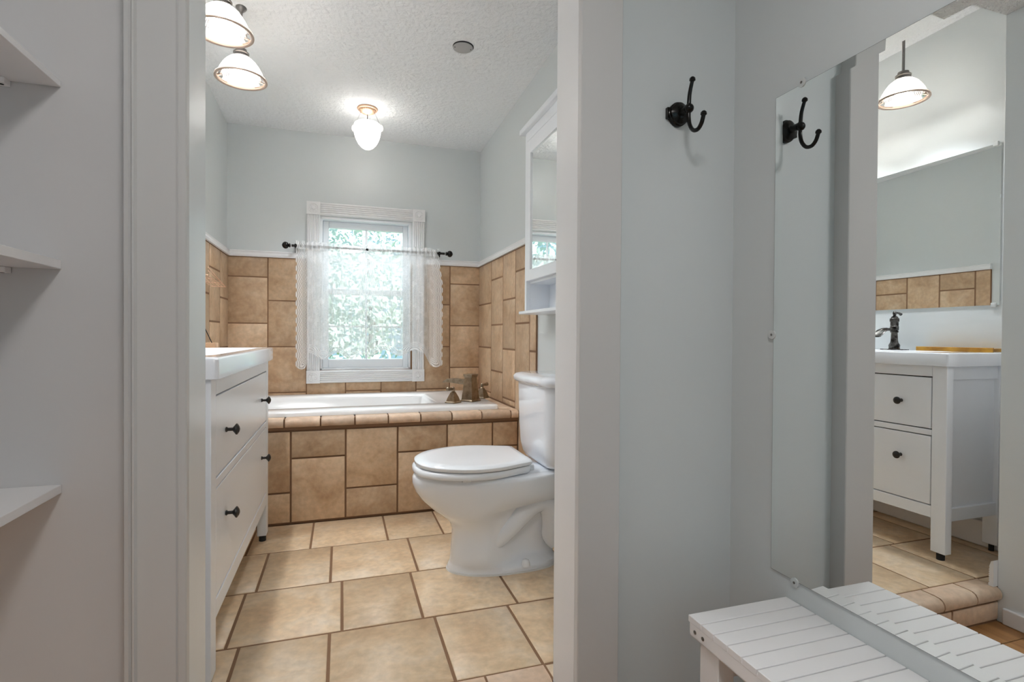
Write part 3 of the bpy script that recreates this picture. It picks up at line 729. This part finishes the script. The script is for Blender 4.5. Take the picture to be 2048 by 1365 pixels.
# objects on the counter
sl = thing('wooden_tray', 'golden wooden slatted tray on the near end of the sink counter', 'tray', (-.605, 1.58, .822))
b = MB()
for k in range(2): b.box(-.64, -.57, 1.448+k*.145, 1.590+k*.145, .8235, .838)
b.build('tray_slats', M['gold'], sl, bevel=.002)
MB().box(-.575, -.5665, 1.440, 1.742, .822, .841).build('tray_lip', M['gold'], sl, bevel=.0015)
bx = thing('wooden_box', 'small light wooden box on the far end of the sink counter', 'box', (-.53, 2.45, .822))
b = MB().box(-.575, -.490, 2.42, 2.475, .822, .8245).box(-.575, -.490, 2.42, 2.424, .8245, .842).box(-.575, -.490, 2.471, 2.475, .8245, .842).box(-.575, -.571, 2.424, 2.471, .8245, .842).box(-.494, -.490, 2.424, 2.471, .8245, .842)
b.build('box_body', M['wood'], bx, bevel=.001)
st = MB().tube([(-.503, 2.452, .828), (-.540, 2.452, .915)], [.0018, .0018], 8).build('stick', M['dark'], None, loc=(-.503, 2.452, .828))
tag(st, 'thin black stick leaning out of the small wooden box', 'stick')
# copper wire rack on the left wall tiles
wr = thing('wire_rack', 'copper wire rack on the tiles of the left wall', 'rack', (-.60, 2.85, 1.12))
b = MB()
for k in range(6):
    x = XL+.014+k*.0125
    b.tube([(x, 2.66, 1.150-.002*k), (x, 2.98-.0*k, 1.126), (x, 3.03, 1.122)], .0016, 6)
for y in (2.66, 2.78, 2.90, 3.03): b.tube([(XL+.012, y, 1.152-.080*(y-2.66)), (XL+.080, y, 1.142-.060*(y-2.66))], .0016, 6)
b.build('shelf_wires', M['copper'], wr)
b = MB(); P0 = [(XL+.080, 2.66, 1.175), (XL+.080, 3.03, 1.120), (XL+.012, 3.03, 1.122)]
b.tube(P0, .0022, 6).tube([(XL+.080, 2.66, 1.160), (XL+.080, 3.03, 1.119)], .0016, 6); b.build('rim_wire', M['copper'], wr)

# vanity mirror and clips
vm = thing('vanity_mirror', 'frameless rectangular mirror on the wall above the vanity', 'mirror', (XL, 1.97, 1.35))
MB().box(XL+.0005, XL+.005, 1.462, 2.47, 1.019, 1.690).build('mirror_glass', M['mirror'], vm)
for y in (1.482, 2.44):
    for z in (1.019, 1.690): MB().box(XL+.0005, XL+.010, y-.010, y+.010, z-.010, z+.010).build('mirror_clip', M['plasticclear'], vm, bevel=.003)

# ------------------------------------------------------------------ medicine cabinet above the toilet
MX, MY0, MY1 = .777, 1.66, 2.228
mc = thing('wall_cabinet', 'white wall cabinet with mirrored door and open shelf above the toilet', 'cabinet', (.83, 1.94, .98))
b = MB().box(MX+.018, XR, MY1-.018, MY1, .988, 1.775).box(MX+.018, XR, MY0, MY0+.018, .988, 1.775).box(XR-.006, XR-.0005, MY0, MY1, .988, 1.775).box(MX+.018, XR-.006, MY0+.018, MY1-.018, 1.108, 1.124).box(MX+.018, XR-.006, MY0+.018, MY1-.018, 1.757, 1.775)
b.box(MX, MX+.018, MY1-.020, MY1, .988, 1.775).box(MX, MX+.018, MY0, MY0+.020, .988, 1.775).box(MX, MX+.018, MY0+.02, MY1-.02, 1.733, 1.775)
b.build('body', M['cab'], mc, bevel=.001)
MB().box(MX-.020, XR-.0005, MY0-.022, MY1+.030, 1.775, 1.800).build('cornice', M['cab'], mc, bevel=.004)
MB().box(MX-.018, XR-.0005, MY0-.020, MY1+.030, .974, .988).build('base_shelf', M['cab'], mc, bevel=.003)
dy0, dy1, dz0, dz1, fw = MY0+.022, MY1-.023, 1.120, 1.730, .046
b = MB().box(MX-.002, MX+.016, dy0, dy0+fw, dz0, dz1).box(MX-.002, MX+.016, dy1-fw, dy1, dz0, dz1).box(MX-.002, MX+.016, dy0+fw, dy1-fw, dz0, dz0+fw).box(MX-.002, MX+.016, dy0+fw, dy1-fw, dz1-fw-.012, dz1)
dr = b.build('door', M['cab'], mc, bevel=.001)
MB().box(MX+.004, MX+.009, dy0+fw, dy1-fw, dz0+fw, dz1-fw-.012).build('mirror_glass', M['mirror'], dr)

# ------------------------------------------------------------------ lamps
def pendant(loc, label):
    x, y, z = loc      # z of the rim
    zc = CZ(x, y)+.004
    t = thing('pendant_light', label, 'pendant light', (x, y, z), 'ribbed glass pendants above the vanity')
    prof = [(.0975, .0), (.0985, .003), (.0975, .006), (.090, .010), (.084, .020), (.078, .034), (.068, .052), (.055, .070), (.040, .084), (.026, .092)]
    b = MB(); n = 120; rings = []
    for r_, h in prof:
        rings.append([(x+(r_*(1+(.010 if (i % 2) else -.006)*(1 if .01 < h < .09 else 0)))*math.cos(2*PI*i/n), y+(r_*(1+(.010 if (i % 2) else -.006)*(1 if .01 < h < .09 else 0)))*math.sin(2*PI*i/n), z+h) for i in range(n)])
    b.loft(rings, cap=(0, 0)).build('glass_shade', M['shade'], t, smooth=25)
    MB().lathe((x, y, z), [(.092, .006), (.097, .0035), (.099, 0.0), (.0985, -.0025), (.094, -.0035), (.088, .0)], 60, cap=(0, 0)).build('shade_rim', M['rim'], t, smooth=60)
    MB().lathe((x, y, z), [(.034, .084), (.034, .090), (.029, .096), (.027, .101), (.030, .104), (.030, .108), (.022, .114), (.021, .122), (.008, .128)], 28).build('socket_cap', M['steel'], t, smooth=30)
    MB().tube([(x, y, z+.124), (x, y, zc-.010)], .0055, 12).build('rod', M['steel'], t)
    MB().lathe((x, y, zc), [(.021, -.0003), (.021, -.006), (.017, -.012), (.010, -.018), (.007, -.022)], 28).build('canopy', M['steel'], t)
    MB().ball((x, y, z+.034), .030, 20, 14).lathe((x, y, z+.05), [(.020, 0), (.014, .02), (.013, .04)], 16, cap=(0, 1)).build('bulb', M['bulb'], t)
    l = light('pendant_lamp', 'SPOT', (0, 0, .001), 6.2, (.90, .95, 1), spot_size=math.radians(118), spot_blend=.55, shadow_soft_size=.028)
    l.parent = t
    return t
pendant((-.395, 1.692, 1.924), 'glass pendant light nearest the doorway, seen only in the wall mirror')
pendant((-.395, 2.062, 1.924), 'glass pendant light cut by the door jamb, middle one of the three')
pendant((-.395, 2.415, 1.924), 'fully visible glass pendant light farthest from the doorway')
DOME_W = 7.4
sx_, sy_, sz_ = .1332, 3.05, 2.1352
sf = thing('ceiling_light', 'small frosted dome ceiling light on chains with bronze canopy', 'ceiling light', (sx_, sy_, sz_))
b = MB().lathe((sx_, sy_, sz_), [(.055, -.0003), (.056, -.004), (.054, -.008), (.047, -.010), (.045, -.014), (.038, -.022), (.026, -.028), (.012, -.031), (.006, -.034)], 48)
for k in range(22):
    a = 2*PI*k/22; b.ball((sx_+.043*math.cos(a), sy_+.043*math.sin(a), sz_-.016), .0032, 6, 5)
b.build('canopy', M['brass'], sf, smooth=30)
MB().tube([(sx_, sy_, sz_-.03), (sx_, sy_, sz_-.075)], .003, 8).build('stem', M['steel'], sf)
zt = 2.050
prof = [(.012, .006), (.040, .004), (.066, .0), (.071, -.006), (.0735, -.020), (.073, -.040), (.069, -.065), (.061, -.090), (.049, -.112), (.033, -.130), (.016, -.140), (.004, -.1425)]
MB().lathe((sx_, sy_, zt), prof, 44, cap=(0, 1)).build('glass_dome', M['dome'], sf, smooth=70)
MB().ball((sx_, sy_, zt-.072), .030, 16, 12, (1, 1, 1.25)).build('bulb', M['bulb2'], sf)
l = light('dome_lamp', 'SPOT', (0, 0, -.235), DOME_W, (.90, .95, 1), spot_size=math.radians(125), spot_blend=.6, shadow_soft_size=.05); l.parent = sf
for k in range(3):
    a = math.radians(17)+2*PI*k/3-math.radians(17)*0
    a = math.radians([162, -18, 72][k])
    px, py = sx_+.080*math.cos(a), sy_+.080*math.sin(a)
    MB().tube([(sx_+.036*math.cos(a), sy_+.036*math.sin(a), sz_-.018), (px-.010*math.cos(a), py-.010*math.sin(a), zt-.004)], .0010, 6).build('chain', M['steel'], sf)
    MB().ball((px-.003*math.cos(a), py-.003*math.sin(a), zt-.024), .011, 12, 8, (1, 1, 1.7)).build('dome_ear', M['shade'], sf)
cv = thing('ceiling_cover', 'round grey cover plate screwed over a ceiling opening', 'cover plate', (.5075, 2.30, ZC(2.30)))
zv = ZC(2.30)
MB().lathe((.5075, 2.30, zv), [(.046, .002), (.046, -.0015)], 40).build('dark_gap', M['dark'], cv)
MB().lathe((.5065, 2.302, zv), [(.0440, -.0015), (.0440, -.004), (.0425, -.0048)], 40).build('cover_disc', M['plate'], cv)
for dx in (-.036, .036): MB().ball((.5065+dx, 2.302, zv-.005), .0022, 8, 6).build('screw', M['dark'], cv)

# hall ceiling lamp above and just behind the camera
hx, hy = .12, -.02
hl = thing('hall_light', 'round frosted flush ceiling lamp in the hall', 'ceiling light', (hx, hy, ZHC))
MB().lathe((hx, hy, ZHC), [(.165, -.0003), (.165, -.014), (.155, -.018)], 40).build('canopy', M['steel'], hl)
MB().lathe((hx, hy, ZHC), [(.150, -.017), (.148, -.034), (.125, -.056), (.08, -.070), (.01, -.076)], 36).build('glass_dome', M['halldome'], hl)

# ------------------------------------------------------------------ hall: wall mirror, hook, shelves, bench
wm = thing('wall_mirror', 'large frameless wall mirror above the white bench in the hall', 'mirror', (XM, .64, .886))
my0, my1, mz0, mz1, bw = .22, 1.002, .329, 1.443, .022
dpt = .0009
b = MB().box(XM+.0002, XM+.0050, my0, my1, mz0, mz1)
MB().add([(XM, my0+bw, mz0+bw), (XM, my1-bw, mz0+bw), (XM, my1-bw, mz1-bw), (XM, my0+bw, mz1-bw)], [(0, 1, 2, 3)]).build('mirror_glass', M['mirror'], wm)
v = [(XM, my0+bw, mz0+bw), (XM, my1-bw, mz0+bw), (XM, my1-bw, mz1-bw), (XM, my0+bw, mz1-bw), (XM+dpt, my0, mz0), (XM+dpt, my1, mz0), (XM+dpt, my1, mz1), (XM+dpt, my0, mz1)]
MB().add(v, [(0, 4, 5, 1), (1, 5, 6, 2), (2, 6, 7, 3), (3, 7, 4, 0)]).build('bevel', M['bevelglass'], wm, smooth=.5)
b = MB().box(XM+dpt+.0001, XW, my0-.0005, my1+.0005, mz0-.0005, mz1+.0005)
b.build('mirror_backing', M['dark'], wm)
for y, z in ((.928, mz1+.004), (my1+.004, .8845), (.932, mz0-.004), (.30, mz1+.004), (.30, mz0-.004)):
    c_ = MB().lathe((XM-.0015, y, z), [(.0105, .0065), (.0105, .0005), (.008, 0)], 20, 'X')
    o = c_.build('mirror_clip', M['plasticclear'], wm); 
    MB().lathe((XM-.002, y, z), [(.003, .002), (.003, 0)], 10, 'X').build('screw', M['steel'], o)

hk = thing('coat_hook', 'black double coat hook with stepped round plate on the hall wall', 'coat hook', (.802, YW, 1.436))
hxc, hzc = .802, 1.436
def octo(r, y, e=1.0):
    out = []
    for k in range(32):
        a = 2*PI*k/32; rr = r*(1+.035*math.cos(4*a))
        out.append((hxc+rr*math.cos(a)*e, y, hzc+rr*math.sin(a)))
    return out
b = MB().box(hxc-.033, hxc+.033, YW-.010, YW-.0003, hzc-.0135, hzc+.0135).loft([octo(.0295, YW-.0003), octo(.0295, YW-.009), octo(.0262, YW-.011), octo(.0262, YW-.017), octo(.021, YW-.020), octo(.016, YW-.0225), octo(.012, YW-.024)])
b.lathe((hxc, YW-.020, hzc), [(.011, 0), (.0095, -.008), (.009, -.026), (.010, -.031)], 18, 'Y')
b.build('backplate', M['black'], hk, smooth=30, bevel=.0006)
b = MB().ball((hxc-.001, 1.0945, 1.4335), .0115, 18, 12)
def cat(P, k=4):
    Q = []
    for i in range(len(P)-1):
        p0, p1, p2, p3 = (Vector(P[max(i-1, 0)]), Vector(P[i]), Vector(P[i+1]), Vector(P[min(i+2, len(P)-1)]))
        for j in range(k):
            t = j/k; Q.append(.5*((2*p1)+(-p0+p2)*t+(2*p0-5*p1+4*p2-p3)*t*t+(-p0+3*p1-3*p2+p3)*t**3))
    return Q+[Vector(P[-1])]
up = cat([(.801, 1.0950, 1.4335), (.801, 1.0945, 1.452), (.801, 1.0915, 1.472), (.801, 1.083, 1.495)])
b.tube(up, [.0053-.001*i/len(up) for i in range(len(up))], 12).lathe((.801, 1.0825, 1.4955), [(.0035, -.0035), (.0074, .000), (.0068, .005), (.0035, .0085), (.001, .009)], 14)
dn = cat([(.801, 1.0950, 1.430), (.801, 1.0955, 1.412), (.801, 1.0905, 1.391), (.801, 1.0770, 1.374), (.801, 1.0600, 1.3705), (.801, 1.0470, 1.3800), (.801, 1.0400, 1.3960)])
b.tube(dn, .0049, 12).lathe((.801, 1.0395, 1.397), [(.0035, -.0035), (.0074, .000), (.0068, .005), (.0035, .0085), (.001, .009)], 14)
b.build('hook_arms', M['black'], hk, smooth=50)

for z0, z1, lab in ((1.3152, 1.3267, 'white shelf board seen from below, topmost on the left hall wall'),
                    (.9922, 1.0082, 'white shelf board at mid height on the left hall wall'),
                    (.5917, .6070, 'white shelf board seen from above, lowest on the left hall wall')):
    s_ = thing('wall_shelf', lab, 'shelf', (-.64, .75, z0), 'white shelves left of the bathroom doorway')
    MB().box(HXL+.001, -.4763, .36, YW-.0008, z0, z1).build('shelf_board', M['bench'], s_, bevel=.001)
    c_ = MB().box(HXL+.001, -.548, YW-.020, YW-.0008, z0-.0105, z0-.0002).build('cleat', M['bench'], s_, bevel=.001)
    MB().lathe((-.556, YW-.011, z0-.0108), [(.0035, .001), (.0035, 0)], 12).build('screw_hole', M['dark'], c_)
    MB().box(HXL+.001, HXL+.018, .40, YW-.02, z0-.0105, z0-.0002).build('cleat', M['bench'], s_, bevel=.001)

BX0, BX1, BY0, BY1, BZ = .7125, XW-.0008, -.10, .960, .280
be = thing('bench', 'white painted slatted bench below the hall wall mirror', 'bench', (.84, .43, ZH))
b = MB()
p = .0388; y = BY1
ys = [BY1]
yy = .9175
while yy > BY0+.02: ys.append(yy); yy -= p
ys.append(BY0)
for ya, yb in zip(ys, ys[1:]):
    g = .0014
    b.box(BX0, BX1, yb+(g if yb > BY0 else 0), ya-(g if ya < BY1 else 0), BZ-.014, BZ)
b.build('seat_slats', M['bench'], be, bevel=.0012)
MB().box(BX0+.0006, BX1-.001, BY0+.001, BY1-.001, BZ-.044, BZ-.0055).build('seat_board', [M['bench']], be, bevel=.006, seg=4)
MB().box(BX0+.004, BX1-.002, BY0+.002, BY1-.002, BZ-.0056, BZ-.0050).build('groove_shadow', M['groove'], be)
for yy in (.9375, .9120, .06, .03):
    MB().lathe((BX0-.0004, yy, .2528), [(.0042, .003), (.0042, 0), (.003, -.0006)], 14, 'X').lathe((BX0-.0012, yy, .2528), [(.0015, .001), (.0015, 0)], 6, 'X').build('screw', M['steel'], be)
for y0_, y1_ in ((.880, .938), (BY0+.02, BY0+.078)):
    for x0_, x1_ in ((BX0+.014, BX0+.052), (BX1-.052, BX1-.014)):
        MB().box(x0_, x1_, y0_, y1_, ZH, BZ-.044).build('leg', M['bench'], be, bevel=.002)
    MB().box(BX0+.052, BX1-.052, y0_+.018, y1_-.018, BZ-.110, BZ-.044).build('apron', M['bench'], be, bevel=.001)

# ------------------------------------------------------------------ outdoors beyond the window
MB().box(-14, 14, YF+.6, 30, -.9, -.6).build('lawn', M['grass'])
tag(bpy.data.objects['lawn'], 'pale green lawn outside the window', 'lawn'); bpy.data.objects['lawn']['kind'] = 'structure'
def tree(x, y, h, r, n, seed, label, lm):
    rnd = random.Random(seed)
    t = thing('leafy_tree', label, 'tree', (x, y, -.6), 'trees outside the window')
    MB().tube([(x, y, -.6), (x+.1, y, h*.3), (x-.05, y+.1, h*.7), (x, y, h)], [.14, .11, .07, .02], 10).build('trunk', M['bark'], t)
    b = MB()
    for _ in range(n):
        a, c_ = rnd.uniform(0, 2*PI), rnd.uniform(-1, 1); q_ = rnd.random()**.4
        p = Vector((math.cos(a)*math.sqrt(1-c_*c_), math.sin(a)*math.sqrt(1-c_*c_), c_*1.15))*r*q_ + Vector((x, y, h))
        if p.z < -.4: continue
        l = rnd.uniform(.05, .10); d1 = Vector((rnd.uniform(-1, 1), rnd.uniform(-1, 1), rnd.uniform(-1, 1))).normalized(); d2 = d1.orthogonal().normalized()
        b.add([p-d1*l, p+d2*l*.45+d1*.01, p+d1*l, p-d2*l*.45], [(0, 1, 2, 3)])
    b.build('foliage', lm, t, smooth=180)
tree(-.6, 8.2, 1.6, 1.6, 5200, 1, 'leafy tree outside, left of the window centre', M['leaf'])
tree(3.0, 9.4, 1.3, 1.6, 5200, 2, 'leafy tree outside with overexposure put into its leaf colour, right of the window centre', M['leaf2'])
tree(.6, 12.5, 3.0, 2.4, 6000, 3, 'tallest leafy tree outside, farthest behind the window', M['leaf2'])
